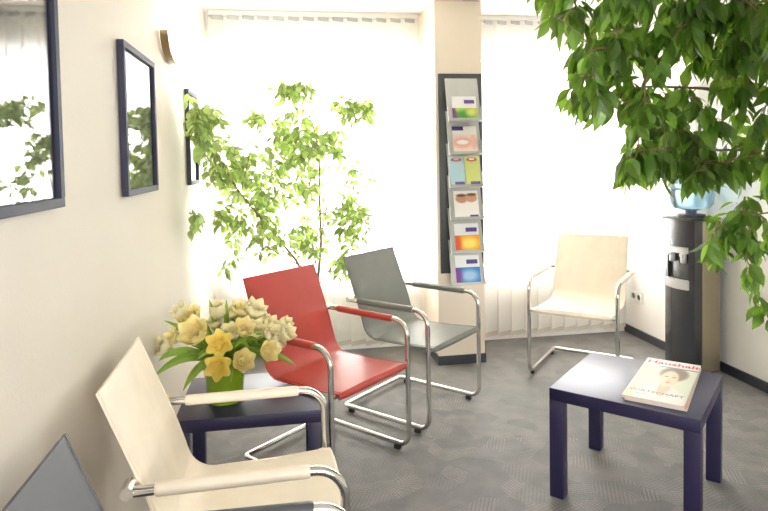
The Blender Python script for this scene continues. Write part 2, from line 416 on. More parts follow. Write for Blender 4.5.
# ------------------------------------------------------------------ chairs
HS, HA, DD, WT, WB = .4386, .6287, .5583, .529, .468
def make_chair(lm, label):
    e = empty('cantilever_chair'); tag(e, label, 'chair')
    W = WT/2; r = .0125; z0 = .018+r
    pts = [(-WB/2+.002, -.505, HA+.004), (-W-.004, -.505, HA), (-W, .0, HA), (-W, 0, z0), (-W, -DD, z0), (W, -DD, z0), (W, 0, z0), (W, 0, HA), (W+.004, -.505, HA), (WB/2-.002, -.505, HA+.004)]
    rad = [0, .012, .075, .06, .022, .022, .06, .075, .012, 0]
    bm = BM(); tube(bm, fillet(pts, rad, 9), r, 14)
    for s in (-1, 1):                              # end collars beside the backrest
        tube(bm, [(s*(WB/2+.0), -.505, HA+.004), (s*(W+.017), -.505, HA+.002)], .0155, 14)
    obj('frame', bm, M_chrome, e)
    bm = BM(); tube(bm, [(-W+.004, -.006, HS-.012), (W-.004, -.006, HS-.012)], .009, 10)
    box(bm, -W+.012, W-.012, -.022, -.012, HS-.024, HS-.006)
    obj('seat_rail', bm, M_steel, e)
    for s in (-1, 1):
        bm = BM(); a = Vector((s*W, -.085, HA)); b = Vector((s*(W+.0035), -.445, HA))
        pp = [a.lerp(b, t) for t in (0, .01, .03, .97, .99, 1)]
        tube(bm, pp, [.0135, .0160, .0168, .0168, .0160, .0135], 14); obj('armrest_cover', bm, lm, e)
        for yy in (-.07, -DD+.05):
            bm = BM(); box(bm, s*W-.010, s*W+.010, yy-.016, yy+.016, 0, .019, bev=.003); obj('floor_glide', bm, M_rubber, e)
    pr = fillet([(0, .012, HS+.001), (0, -.16, HS-.012), (0, -.415, HS-.018), (0, -.4735, .6), (0, -.574, .853)], [0, .6, .085, .9, 0], 9)
    prof = [(p.y, p.z) for p in pr]
    dense = []
    for i in range(len(prof)-1):
        a, b = prof[i], prof[i+1]; k = max(1, int(math.dist(a, b)/.03))
        for q in range(k): dense.append((a[0]+(b[0]-a[0])*q/k, a[1]+(b[1]-a[1])*q/k))
    dense.append(prof[-1])
    cut = next(i for i, p in enumerate(dense) if p[0] < -.3 and p[1] > .47)
    bm = BM(); ribbon(bm, [(.012, HS-.02), (.0165, HS-.008)]+dense[:cut+1], -WB/2, WB/2, .010, 10, .004); obj('seat', bm, lm, e)
    bm = BM(); ribbon(bm, dense[cut:], -WB/2, WB/2, .010, 10, .004); obj('backrest', bm, lm, e)
    # stitched seams down both edges
    for s in (-1, 1):
        bm = BM(); tube(bm, [Vector((s*(WB/2-.012), y, z))+Vector((0, 0, .0054)) for y, z in dense[:cut-2]], .0011, 5)
        up_ = dense[cut+1:]
        tube(bm, [Vector((s*(WB/2-.012), y+.0052, z+.001)) for y, z in up_], .0011, 5)
        obj('seam', bm, lm, e)
    return e
def put(e, x, y, r): e.location = (x, y, 0); e.rotation_euler = (0, 0, r)
G = 'cantilever visitor chairs'
put(make_chair(M_red, 'red leather cantilever chair with chrome tube frame behind the flower table'), .878, 2.560, -2.3955)
put(make_chair(M_grey, 'grey leather cantilever chair standing beside the red chair near the brochure rack'), 1.397, 3.067, -2.379)
put(make_chair(M_cream, 'cream leather cantilever chair standing alone by the window beside the water cooler'), 2.225, 3.394, 2.4484-.02)
put(make_chair(M_cream, 'cream leather cantilever chair against the left wall in front of the flower table'), .6415, 1.7154, -1.54)
put(make_chair(M_char, 'dark grey leather chair at the lower left corner, mostly cut off by the frame'), .650, 1.02, -1.575)

# ------------------------------------------------------------------ tables
def make_table(label, x, y, r, h=.275, k=.275, H=.45, t=.055):
    e = empty('side_table', (x, y, 0), r); tag(e, label, 'table')
    bm = BM(); box(bm, -h, h, -k, k, H-.05, H, bev=.0018); obj('table_top', bm, M_navy, e)
    for sx in (-1, 1):
        for sy in (-1, 1):
            bm = BM(); xa, xb = sorted((sx*h, sx*(h-t))); ya, yb = sorted((sy*k, sy*(k-t)))
            box(bm, xa, xb, ya, yb, 0, H-.0502, bev=.0012); obj('leg', bm, M_navy, e)
    return e
make_table('square dark navy low table with a magazine on it, in the middle of the carpet', 1.951, 2.265, -.7993)
make_table('dark navy low table carrying the tulip vase, between the cream and the red chair', .362, 2.345+.235, 0, .282, .235, .405)

# ------------------------------------------------------------------ magazines
c_tl, c_tr, c_br, c_bl = [atz(*p, .468) for p in ((646.8, 358.3), (704, 365.0), (680.5, 407.5), (623.3, 393))]
ux = ((c_tr-c_tl)+(c_br-c_bl)); ux.z = 0; mw = ux.length/2; ux.normalize()
uy = Vector((-ux.y, ux.x, 0)); mh = abs(((c_tl-c_bl)+(c_tr-c_br)).dot(uy))/2
mc = (c_tl+c_tr+c_br+c_bl)/4; mang = math.atan2(ux.y, ux.x)
def cover(u, v):
    base = mixc((214, 218, 196), (236, 232, 214), u*.4+v*.4)
    base = mixc(base, (196, 210, 176), blob(u, v, .12, .62, .22, .25, .9)*.7)
    base = mixc(base, (226, 190, 150), blob(u, v, .02, .08, .3, .2, 1)*.8)
    base = mixc(base, (128, 104, 82), blob(u, v, .62, .66, .25, .17, .3))          # hair
    base = mixc(base, (236, 228, 220), blob(u, v, .56, .10, .42, .24, .2))         # blouse
    base = mixc(base, (222, 176, 146), blob(u, v, .57, .32, .10, .20, .3))         # neck
    base = mixc(base, (236, 200, 172), blob(u, v, .58, .53, .155, .20, .25))       # face
    for eu in (.52, .65): base = mixc(base, (96, 74, 64), blob(u, v, eu, .575, .032, .012, .5))
    base = mixc(base, (190, 90, 84), blob(u, v, .585, .44, .045, .014, .5))
    base = mixc(base, (206, 160, 132), blob(u, v, .585, .505, .015, .03, .8))
    if v > .83: base = (244, 232, 228)
    if .805 < v < .83 and u > .3: base = (70, 140, 150)
    return base
def magazine(label, z, th, dx, dy, da, fn):
    e = empty('magazine', (mc.x+dx, mc.y+dy, z), mang+da); tag(e, label, 'magazine', 'magazines on the low table')
    bm = BM(); box(bm, -mw/2+.001, mw/2-.002, -mh/2+.001, mh/2-.001, .0006, th-.0006); obj('pages', bm, M_paper, e, smooth=False)
    bm = BM(); box(bm, -mw/2, mw/2, -mh/2, mh/2, 0, .0006); box(bm, -mw/2-.0006, -mw/2+.0004, -mh/2, mh/2, 0, th); obj('back_cover', bm, M_paper, e, smooth=False)
    o = ink_sheet('front_cover', mw, mh, 60, 76, fn, M_ink, e, Matrix.Translation((0, -mh/2, th)) @ Matrix.Rotation(-PI/2, 4, 'X'))
    return e, th
magazine('lower magazine, almost hidden under the one with the portrait cover', .45, .0085, .004, -.004, .02, lambda u, v: mixc((230, 180, 150), (200, 210, 190), v))
e, th = magazine('glossy magazine with a portrait cover and red title, on top of the low table', .4586, .0095, 0, 0, 0, cover)
text('title_lettering', 'Haushalt', .072, M_redink, e, Matrix.Translation((.004, mh*.405, th+.0004)) @ Matrix.Diagonal((.82, .8, 1, 1)), .0012)
text('headline_lettering', 'WIRTSCHAFT', .032, M_greyink, e, Matrix.Translation((.0, -mh*.335, th+.0004)))
text('subline_lettering', 'Journal', .014, M_greyink, e, Matrix.Translation((-.05, -mh*.40, th+.0004)))

# ------------------------------------------------------------------ pictures on the left wall
def picture(label, y0, y1, z0, z1, fn):
    e = empty('framed_picture', (0, (y0+y1)/2, z0)); tag(e, label, 'framed picture', None)
    hw = (y1-y0)/2; H = z1-z0; t = .022; d = .024
    bm = BM()
    box(bm, .002, d, -hw, hw, 0, t, bev=.002); box(bm, .002, d, -hw, hw, H-t, H, bev=.002)
    box(bm, .002, d, -hw, -hw+t, t, H-t); box(bm, .002, d, hw-t, hw, t, H-t)
    obj('picture_frame', bm, M_frame, e, smooth=False)
    rot = Matrix.Translation((.008, 0, t*.5)) @ Matrix.Rotation(PI/2, 4, 'Z')
    ink_sheet('art_print', 2*hw-t, H-t, 44, 60, fn, M_art, e, rot)
    bm = BM(); box(bm, .013, .015, -hw+t*.6, hw-t*.6, t*.6, H-t*.6); obj('picture_glass', bm, M_glass, e, smooth=False)
def art(bg, spots, m=.14):
    def f(u, v):
        if not (m < u < 1-m and m*.8 < v < 1-m*.8): return (238, 236, 228)
        c = bg
        for cu, cv, ru, rv, col, k in spots: c = mixc(c, col, blob(u, v, cu, cv, ru, rv, .8)*k)
        return c
    return f
picture('large dark framed picture nearest the camera, cut by the left edge', .80, 1.466, 1.292, 2.16,
        art((214, 216, 214), [(.35, .62, .3, .3, (176, 186, 206), .8), (.5, .8, .2, .16, (198, 178, 196), .7), (.45, .36, .35, .07, (96, 130, 146), .9), (.62, .40, .16, .05, (70, 100, 112), .8)]))
picture('middle framed picture on the left wall, before the wall lamp', 2.03, 2.497, 1.284, 1.788,
        art((232, 232, 228), [(.5, .3, .35, .2, (190, 196, 176), .7), (.5, .66, .3, .2, (222, 224, 232), .7)]))
picture('small framed picture beyond the wall lamp, partly behind ficus leaves', 3.34, 3.66, 1.273, 1.79,
        art((228, 230, 226), [(.5, .4, .3, .3, (176, 190, 170), .7)]))

# ------------------------------------------------------------------ wall lamp
SY, SZ = 2.90, 1.955
e = empty('wall_lamp', (0, SY, SZ)); tag(e, 'lit half bowl wall lamp of white glass with a brass rim', 'wall lamp')
bm = BM(); box(bm, .001, .014, -.035, .035, -.09, -.01, bev=.004); obj('wall_plate', bm, M_bronze, e)
def bowl_grid(bm, rx, ry, rz, x0, flip, n=22, k=10):
    g = []
    for j in range(k+1):
        b = PI/2*j/k
        g.append([bm.verts.new((x0+rx*math.cos(-PI/2+PI*i/n)*math.cos(b), ry*math.sin(-PI/2+PI*i/n)*math.cos(b), -rz*math.sin(b))) for i in range(n+1)])
    for j in range(k):
        for i in range(n):
            f = (g[j][i], g[j][i+1], g[j+1][i+1], g[j+1][i]) if j < k-1 else (g[j][i], g[j][i+1], g[j+1][0])
            bm.faces.new(f)
bm = BM(); bowl_grid(bm, .175, .170, .098, .03, 0); bowl_grid(bm, .169, .164, .092, .03, 1)
obj('lamp_shade', bm, M_shade, e)
bm = BM(); g = []
for k in range(29):
    a = PI*k/28; c_, s_ = math.cos(a), math.sin(a)
    g.append([bm.verts.new((x, -(.172+d)*c_, .012-(.100+d)*s_)) for x, d in ((.004, 0), (.038, 0), (.038, .012), (.004, .012))])
for i in range(28):
    for k in range(4): bm.faces.new((g[i][k], g[i][(k+1) % 4], g[i+1][(k+1) % 4], g[i+1][k]))
bm.faces.new(g[0]); bm.faces.new(g[-1][::-1])
obj('brass_rim', bm, M_bronze, e)
l = bpy.data.lights.new('wall_lamp_bulb', 'POINT'); l.energy = 1.6; l.color = (1, .86, .66); l.shadow_soft_size = .03
lo = bpy.data.objects.new('wall_lamp_bulb', l); link(lo, e); lo.location = (.09, 0, .07)

# ------------------------------------------------------------------ brochure rack on the pillar
bx0, bx1 = PX0+.020, PX1-.006
BZ0, BZ1 = .625, 1.955
e = empty('brochure_rack', ((bx0+bx1)/2, PY, BZ0)); tag(e, 'dark board with six tilted silver brochure trays on the cream pillar', 'brochure rack')
hw = (bx1-bx0)/2
bm = BM(); box(bm, -hw, hw, -.016, -.0005, 0, BZ1-BZ0, bev=.002); obj('back_board', bm, M_slate, e)
TW, TH, TILT = .222, .30, math.radians(15)
BS = []
def brochure_fn(kind):
    pur = (92, 70, 140)
    def f(u, v):
        if kind == 0:
            c = (246, 244, 242)
            if v < .52:
                c = mixc((196, 206, 40), (70, 150, 50), blob(u, v, .45, .2, .45, .25, .9))
                c = mixc(c, (220, 224, 120), blob(u, v, .75, .35, .2, .15, .9)); c = mixc(c, (120, 60, 130), blob(u, v, .02, .2, .16, .4, .6))
            if .5 < u < .92 and .70 < v < .84: c = pur
        elif kind == 1:
            c = (248, 240, 236)
            if v < .72:
                c = mixc((246, 226, 216), (240, 180, 160), blob(u, v, .4, .42, .42, .2, .5)); c = mixc(c, (255, 255, 252), blob(u, v, .4, .43, .25, .08, .3))
                c = mixc(c, (236, 190, 170), blob(u, v, .85, .45, .14, .25, .6))
            if u < .45 and v > .86: c = (70, 50, 130)
        elif kind in (2, 3):
            c = (150, 204, 226) if kind == 2 else (214, 224, 60)
            c = mixc(c, (236, 240, 240), .45)
            c = mixc(c, (200, 70, 60), blob(u, v, .5, .90, .34, .06, .4)); c = mixc(c, (255, 255, 255), blob(u, v, .5, .91, .22, .025, .4))
            if .3 < u < .95 and .04 < v < .17: c = (110, 90, 150)
        elif kind == 4:
            c = (250, 246, 242)
            c = mixc(c, (206, 150, 120), blob(u, v, .32, .72, .24, .15, .3)); c = mixc(c, (214, 160, 130), blob(u, v, .72, .74, .24, .15, .3))
            c = mixc(c, (120, 80, 60), blob(u, v, .32, .84, .2, .05, .6)); c = mixc(c, (130, 84, 60), blob(u, v, .74, .86, .2, .05, .6))
            if .62 < u < .98 and .05 < v < .16: c = pur
        else:
            c = (246, 246, 248)
            hot = kind == 5
            if v < .58:
                c = mixc((240, 160, 40) if hot else (60, 130, 210), (255, 230, 120) if hot else (170, 200, 236), blob(u, v, .55, .3, .35, .2, .9))
                c = mixc(c, (220, 90, 50) if hot else (120, 60, 150), blob(u, v, .02, .3, .22, .4, .7))
            if .48 < u < .92 and .72 < v < .86: c = pur
        return c
    return f
LB = ['white and green brochure in the topmost tray of the rack', 'white brochure with a large smiling mouth, second tray from the top',
      'narrow pale blue leaflet, left one in the third tray of the rack', 'narrow yellow green leaflet, right one in the third tray of the rack',
      'white brochure with two faces, fourth tray from the top', 'white and orange brochure in the fifth tray from the top', 'white and blue brochure in the lowest tray of the rack']
ys = [124.2, 158.2, 191.8, 225.2, 259.4, 293.0]
k = 0
for i, v in enumerate(ys):
    zc = EYE.z-(v-163.5)/599.4*3.80*1.0-.0          # foot of each tray
    off = .012+TH*math.sin(TILT)
    base = Matrix.Translation((.002*i, -.016-off, zc-BZ0)) @ Matrix.Rotation(-TILT, 4, 'X')
    bm = BM()
    box(bm, -TW/2, TW/2, 0, .002, 0, TH, mtx=base); box(bm, -TW/2, TW/2, -.032, 0, -.002, 0, mtx=base)
    box(bm, -TW/2, TW/2, -.034, -.032, -.002, .014, mtx=base)
    for s in (-1, 1): 
        a, b = sorted((s*TW/2, s*(TW/2-.002))); box(bm, a, b, -.016, 0, 0, .10, mtx=base)
    # two brackets back to the board
    for s in (-.07, .07): tube(bm, [base @ Vector((s, .002, TH*.9)), Vector((s+.002*i, -.015, (base @ Vector((0, 0, TH*.9))).z))], .004, 6)
    obj('tray', bm, M_tray, e, smooth=False)
    items = [(0, .166, [0, 1, None, 4, 5, 6][i])] if i != 2 else [(-.054, .100, 2), (.052, .100, 3)]
    for ox, bw, kind in items:
        bh = .205 if kind in (2, 3) else (.19 if kind else .17)
        b = empty('brochure', e.location); tag(b, LB[kind], 'brochure', 'brochures in the rack')
        bb = base @ Matrix.Translation((ox+.004 if kind not in (2, 3) else ox, -.007, .002))
        ink_sheet('brochure_cover', bw, bh, 26, 34, brochure_fn(kind), M_ink, b, bb)
        bm = BM(); box(bm, -bw/2, bw/2, .0004, .004, 0, bh, mtx=bb); obj('brochure_pages', bm, M_paper, b, smooth=False)

# ------------------------------------------------------------------ water cooler
cp = at(690.5, 380, 3.46); cp.z = 0; crot = -math.radians(80)
e = empty('water_cooler', cp, crot); tag(e, 'tall anthracite water dispenser with silver tap panel beside the right wall', 'water cooler')
cw, cd, ch = .235, .235, .992
bm = BM(); vs = box(bm, -cw/2+.01, cw/2, -cd/2+.03, cd/2, .01, ch-.012, bev=.012); obj('body', bm, M_black, e)
bm = BM(); box(bm, cw/2-.004, cw/2+.004, -cd/2+.085, cd/2-.004, .02, ch-.02, bev=.003); box(bm, -cw/2+.006, -cw/2+.014, -cd/2+.085, cd/2-.004, .02, ch-.02, bev=.003); obj('side_reflection', bm, M_side, e)  # thin slabs whose colour stands in for a wall reflection
# bowed front door, in two pieces round the tap recess
def bow(bm, z0, z1, dep=0, x0=-cw/2, x1=cw/2, th=.03):
    n = 12; g = []
    for i in range(n+1):
        s = i/n*2-1; x = x0+(x1-x0)*i/n; y = -cd/2+.03-.028*(1-(x/(cw/2))**2)-.004+dep
        g.append([bm.verts.new((x, y, z0)), bm.verts.new((x, y, z1)), bm.verts.new((x, y+th, z1)), bm.verts.new((x, y+th, z0))])
    for i in range(n):
        for k in range(4): bm.faces.new((g[i][k], g[i][(k+1) % 4], g[i+1][(k+1) % 4], g[i+1][k]))
    bm.faces.new(g[0]); bm.faces.new(g[-1][::-1])
bm = BM(); bow(bm, .01, .585); obj('lower_door', bm, M_black, e)
bm = BM(); bow(bm, .812, ch-.012); bow(bm, .585, .812, x0=-cw/2, x1=-cw/2+.035); bow(bm, .585, .812, x0=cw/2-.035, x1=cw/2); obj('upper_panel', bm, M_black, e)
bm = BM(); bow(bm, .585, .812, dep=.032, x0=-cw/2+.035, x1=cw/2-.035, th=.012); obj('tap_recess', bm, M_black2, e)
bm = BM(); bow(bm, .770, .808, x0=-cw/2+.036, x1=cw/2-.036, th=.03, dep=.002); obj('tap_panel', bm, M_silver, e)
for s in (-1, 1):
    bm = BM(); lathe(bm, [(.016, 0), (.018, .01), (.018, .05), (.012, .06)], 16, (s*.045, -cd/2+.012, .710))
    box(bm, s*.045-.012, s*.045+.012, -cd/2-.012, -cd/2+.005, .750, .770, bev=.003); obj('tap', bm, M_silver, e)
bm = BM(); bow(bm, .545, .603, dep=-.014, x0=-cw/2+.03, x1=cw/2-.03, th=.03); obj('drip_tray', bm, M_silver, e)
bm = BM(); box(bm, -cw/2-.002, cw/2+.002, -cd/2-.002, cd/2+.002, ch-.0118, ch, bev=.004)
lathe(bm, [(.085, 0), (.085, .018), (.055, .02)], 28, (0, 0, ch)); obj('top_cover', bm, M_black2, e)
b = empty('water_bottle', (cp.x, cp.y, ch+.0205)); tag(b, 'clear blue ribbed water bottle upside down on the water cooler', 'water bottle')
prof = [(.030, 0), (.032, .018), (.060, .026), (.112, .040), (.130, .066), (.133, .10)]
for k in range(7):
    z = .12+k*.042; prof += [(.134, z), (.135, z+.026), (.128, z+.034)]
prof += [(.132, .42), (.124, .44), (.10, .447)]
bm = BM(); lathe(bm, prof, 40); obj('bottle_body', bm, M_bottle, b)
bm = BM(); lathe(bm, [(.034, 0), (.034, .03), (.033, .031)], 24, (0, 0, .0)); obj('bottle_cap', bm, mat('blue cap', (60, 70, 110), .4), b)

# ------------------------------------------------------------------ socket on the right wall
pz = .345
e = empty('power_outlet', (RW, 4.2, .31)); tag(e, 'white double wall socket on the right wall behind the cream chair', 'wall socket')
bm = BM(); box(bm, -.009, -.0005, -.078, .078, -.04, .04, bev=.003); obj('socket_plate', bm, M_sock, e)
for s in (-1, 1):
    bm = BM()
    mt = Matrix.Translation((-.009, s*.037, 0)) @ Matrix.Rotation(-PI/2, 4, 'Y')
    n0 = len(bm.verts); lathe(bm, [(.026, 0), (.026, .002), (.021, .002), (.020, -.001)], 24, cap1=True); bmesh.ops.transform(bm, matrix=mt, verts=bm.verts)
    o = obj('socket_insert', bm, M_sock, e)
    bm = BM()
    for q in (-1, 1): lathe(bm, [(.0035, 0), (.0035, .0006)], 10, (q*.0095, 0, .0)); 
    bmesh.ops.transform(bm, matrix=mt, verts=bm.verts); obj('socket_holes', bm, M_hole, o)

# ------------------------------------------------------------------ leaves
def leaf(bm, p, d, nrm, L, W, curl=.25):
    """one pointed leaf with a folded midrib: p base, d direction, nrm upward side"""
    d = d.normalized(); s = d.cross(nrm)
    if s.length < 1e-3: s = d.orthogonal()
    s.normalize(); nn = s.cross(d).normalized()
    st = [(0, .0), (.18, .62), (.42, 1.0), (.68, .72), (.86, .28), (1.0, 0)]
    mid = []; lf = []; rg = []
    for t, w in st:
        c = p+d*(L*t)-nn*(L*curl*t*t)
        mid.append(bm.verts.new(c))
        if 0 < w:
            lf.append(bm.verts.new(c+s*W/2*w+nn*W*.10*w)); rg.append(bm.verts.new(c-s*W/2*w+nn*W*.10*w))
    for side, fl in ((lf, 0), (rg, 1)):
        fs = [(mid[0], mid[1], side[0])]+[(mid[i+1], mid[i+2], side[i+1], side[i]) for i in range(3)]+[(mid[4], mid[5], side[3])]
        for f in fs: bm.faces.new(f if fl else f[::-1])
def nearest(sk, p):
    best = None
    for line in sk:
        for i in range(len(line)-1):
            a, b = line[i], line[i+1]; ab = b-a
            t = max(0, min(1, (p-a).dot(ab)/ab.length_squared)); q = a+ab*t; dd = (q-p).length
            if best is None or dd < best[0]: best = (dd, q)
    return best[1]
def rv(s=1): return Vector((random.uniform(-s, s), random.uniform(-s, s), random.uniform(-s, s)))
def spray(bl, bt, sk, tip, n, L, drop, ok=lambda p: True, twr=.0016, wide=(.44, .56), spread=1.0):
    """a twig from the nearest branch to tip, its last part carrying n drooping leaves"""
    root = nearest(sk, tip); v = tip-root; ln = v.length
    mid = root+v*.5+Vector((0, 0, .12*ln)); pts = [root, root.lerp(mid, .6)+Vector((0, 0, .02*ln)), mid.lerp(tip, .45), tip]
    tube(bt, pts, [twr*1.7, twr*1.4, twr, twr*.5], 5)
    d = (tip-mid); d = d.normalized() if d.length > 1e-4 else Vector((0, 0, -1))
    span = min(.17, max(.06, ln*.8))*spread
    for i in range(n):
        t = i/max(1, n-1); p = tip-d*span*(1-t)+rv(.006)
        side = d.cross(Vector((0, 0, 1))); side = side.normalized() if side.length > .01 else Vector((1, 0, 0))
        out = side*(1 if i % 2 else -1)*random.uniform(.35, 1)+d*random.uniform(.2, .9)+Vector((0, 0, -drop*random.uniform(.5, 1.5)))+rv(.3)
        out.normalize(); q = p+out*.012
        ll = L*random.uniform(.72, 1.2)
        if not ok(q+out*ll) or not ok(q): continue
        leaf(bl, q, out, (Vector((0, 0, 1))+rv(.7)+side*.3), ll, ll*random.uniform(*wide), random.uniform(.05, .35))
    sk.append([mid.lerp(tip, .45), tip-d*span*.3])

# ficus in the window corner
def fic_ok(p): return .045 < p.x and p.y < BACK-.19 and p.z < ZC-.05
def z2(u, v, Y): return at(170+.4694*u, 60+.4694*v, Y)
pot = Vector((.655, 3.72, 0))
t = empty('potted_ficus', pot); tag(t, 'light green ficus tree in a pot behind the red chair, before the left window', 'potted plant')
def loc(bm, o): bmesh.ops.translate(bm, verts=bm.verts, vec=-o)
bm = BM(); lathe(bm, [(.085, 0), (.095, .02), (.118, .235), (.122, .25), (.112, .25), (.108, .21)], 36, cap1=False); obj('pot', bm, M_pot, t)
bm = BM(); lathe(bm, [(.107, .19), (.107, .212), (.04, .222)], 28); obj('soil', bm, M_soil, t)
B0 = pot+Vector((.0, 0, .21))
sk = [[B0+Vector((.02, 0, 0)), z2(316, 460, 3.72), z2(322, 380, 3.70), z2(318, 290, 3.68), z2(319, 200, 3.62), z2(300, 120, 3.58), z2(262, 70, 3.55)],
      [B0+Vector((-.01, .01, 0)), z2(280, 440, 3.70), z2(215, 362, 3.60), z2(150, 285, 3.45), z2(105, 215, 3.28), z2(72, 150, 3.08), z2(55, 110, 3.0)],
      [z2(312, 440, 3.72), z2(298, 370, 3.78), z2(270, 290, 3.85), z2(235, 200, 3.85), z2(235, 120, 3.80)],
      [z2(322, 380, 3.70), z2(345, 250, 3.60), z2(352, 170, 3.55), z2(390, 110, 3.5)],
      [z2(316, 480, 3.72), z2(345, 440, 3.66), z2(395, 390, 3.60), z2(405, 330, 3.58)],
      [z2(280, 440, 3.70), z2(190, 390, 3.55), z2(140, 350, 3.50), z2(85, 330, 3.3), z2(55, 330, 3.12)],
      [z2(320, 330, 3.70), z2(352, 300, 3.62), z2(410, 260, 3.56)],
      [z2(150, 285, 3.45), z2(170, 200, 3.42), z2(180, 140, 3.42)]]
bt = BM()
for i, line in enumerate(sk):
    n = len(line); r0 = [.011, .009, .006, .005, .004, .0045, .003, .003][i]
    sm = fillet(line, .25, 4); k = len(sm)
    tube(bt, sm, [r0*(1-.75*q/(k-1)) for q in range(k)], 7)
bl = BM()
random.seed(21)
for cu, cv, ru, rv_, n, Yc, Yr in [
    (262, 66, 46, 20, 13, 3.58, .12), (184, 126, 24, 13, 5, 3.5, .08), (58, 118, 28, 26, 6, 2.98, .05), (85, 130, 30, 26, 7, 3.12, .06), (60, 170, 30, 46, 8, 3.05, .06), (110, 205, 44, 50, 16, 3.4, .16),
    (52, 345, 22, 30, 4, 3.1, .05), (275, 165, 60, 55, 40, 3.65, .25), (215, 255, 110, 60, 60, 3.6, .28), (190, 370, 66, 62, 26, 3.55, .22),
    (122, 446, 16, 6, 2, 3.5, .03), (385, 108, 50, 26, 15, 3.5, .12), (345, 190, 26, 40, 8, 3.55, .12), (425, 243, 8, 6, 1, 3.55, .02),
    (385, 235, 14, 30, 3, 3.55, .05), (380, 345, 48, 50, 24, 3.6, .16), (370, 440, 28, 26, 5, 3.64, .08), (295, 375, 34, 46, 15, 3.72, .2), (120, 330, 30, 24, 5, 3.45, .08)]:
    for _ in range(int(n*2.8)):
        a = random.uniform(0, 2*PI); r = math.sqrt(random.random())
        tip = z2(cu+ru*r*math.cos(a), cv+rv_*r*math.sin(a), Yc+random.uniform(-Yr, Yr))
        if fic_ok(tip): spray(bl, bt, sk, tip, random.randint(3, 5), .056, .55, fic_ok, .0010, (.5, .64), 1.5)
loc(bt, pot); loc(bl, pot)
obj('trunk', bt, M_bark, t); obj('foliage', bl, M_leaf, t, smooth=False)

# big ficus reaching in from the right
pot = Vector((2.86, 1.35, 0))
t = empty('potted_ficus', pot); tag(t, 'large dark green ficus whose drooping branches hang in from the upper right', 'potted plant')
bm = BM(); lathe(bm, [(.15, 0), (.165, .02), (.20, .34), (.205, .36), (.19, .36), (.185, .31)], 40, cap1=False); obj('pot', bm, M_pot, t)
bm = BM(); lathe(bm, [(.183, .28), (.183, .315), (.06, .325)], 32); obj('soil', bm, M_soil, t)
top = Vector((2.84, 1.45, 1.55))
sk = [[pot+Vector((0, 0, .31)), pot+Vector((.02, .05, .9)), top, Vector((2.78, 1.6, 2.05)), Vector((2.7, 1.75, 2.33))],
      [top, at(800, 104, 1.85), at(760, 96, 1.95), at(700, 88, 2.0), at(640, 86, 2.02), at(600, 100, 2.05)],
      [Vector((2.80, 1.52, 1.85)), at(820, 20, 1.80), at(740, 0, 1.9), at(650, -25, 1.95), at(570, -20, 2.0)],
      [top, at(810, 160, 1.85), at(760, 150, 1.95), at(700, 150, 2.05), at(640, 150, 2.1)],
      [at(760, 96, 1.95), at(735, 60, 2.1), at(690, 40, 2.2), at(640, 30, 2.25)],
      [top, at(850, 230, 1.8), at(800, 210, 1.85), at(745, 215, 1.92), at(712, 232, 1.95)],
      [Vector((2.78, 1.6, 2.05)), at(780, -60, 1.9), at(690, -90, 2.0), at(600, -80, 2.05)]]
bt = BM()
for i, line in enumerate(sk):
    sm = fillet(line, .3, 4); k = len(sm); r0 = [.026, .010, .010, .008, .006, .006, .009][i]
    tube(bt, sm, [r0*(1-.72*q/(k-1)) for q in range(k)], 8)
bl = BM()
def big_ok(p): return p.x < RW+.03 and p.z < ZC-.03 and p.y < 3.2
edge = [(533, -140), (531, -20), (534, 12), (560, 30), (573, 44), (560, 66), (562, 90), (576, 116), (604, 124), (628, 132), (628, 148), (606, 168), (608, 182), (650, 188), (672, 178), (690, 186),
        (704, 182), (722, 176), (735, 184), (768, 188), (940, 230), (940, -140)]
def inside(x, y, poly):
    c = False; n = len(poly)
    for i in range(n):
        x1, y1 = poly[i]; x2, y2 = poly[(i+1) % n]
        if (y1 > y) != (y2 > y) and x < (x2-x1)*(y-y1)/(y2-y1)+x1: c = not c
    return c
cnt = 0
while cnt < 860:
    u = random.uniform(530, 900); v = random.uniform(-120, 215)
    if not inside(u, v+7, edge) or not inside(u-3, v+3, edge) : continue
    Y = random.uniform(1.75, 2.35) if u < 768 else random.uniform(1.2, 2.1)
    tip = at(u, v, Y)
    if not big_ok(tip): continue
    spray(bl, bt, sk, tip, random.randint(5, 8), .078, 1.5, big_ok, .0014); cnt += 1
for cu, cv, ru, rv_, n in [(730, 226, 26, 20, 10), (712, 248, 14, 10, 4), (757, 262, 14, 22, 5), (740, 205, 18, 12, 6), (760, 305, 8, 14, 3), (765, 240, 14, 16, 6), (830, 270, 40, 50, 12)]:
    for _ in range(n):
        a = random.uniform(0, 2*PI); r = math.sqrt(random.random())
        spray(bl, bt, sk, at(cu+ru*r*math.cos(a), cv+rv_*r*math.sin(a), random.uniform(1.85, 2.1)), random.randint(4, 6), .074, 1.2, big_ok, .0012)
loc(bt, pot); loc(bl, pot)
obj('trunk', bt, M_bark, t); obj('foliage', bl, M_leaf2, t, smooth=False)

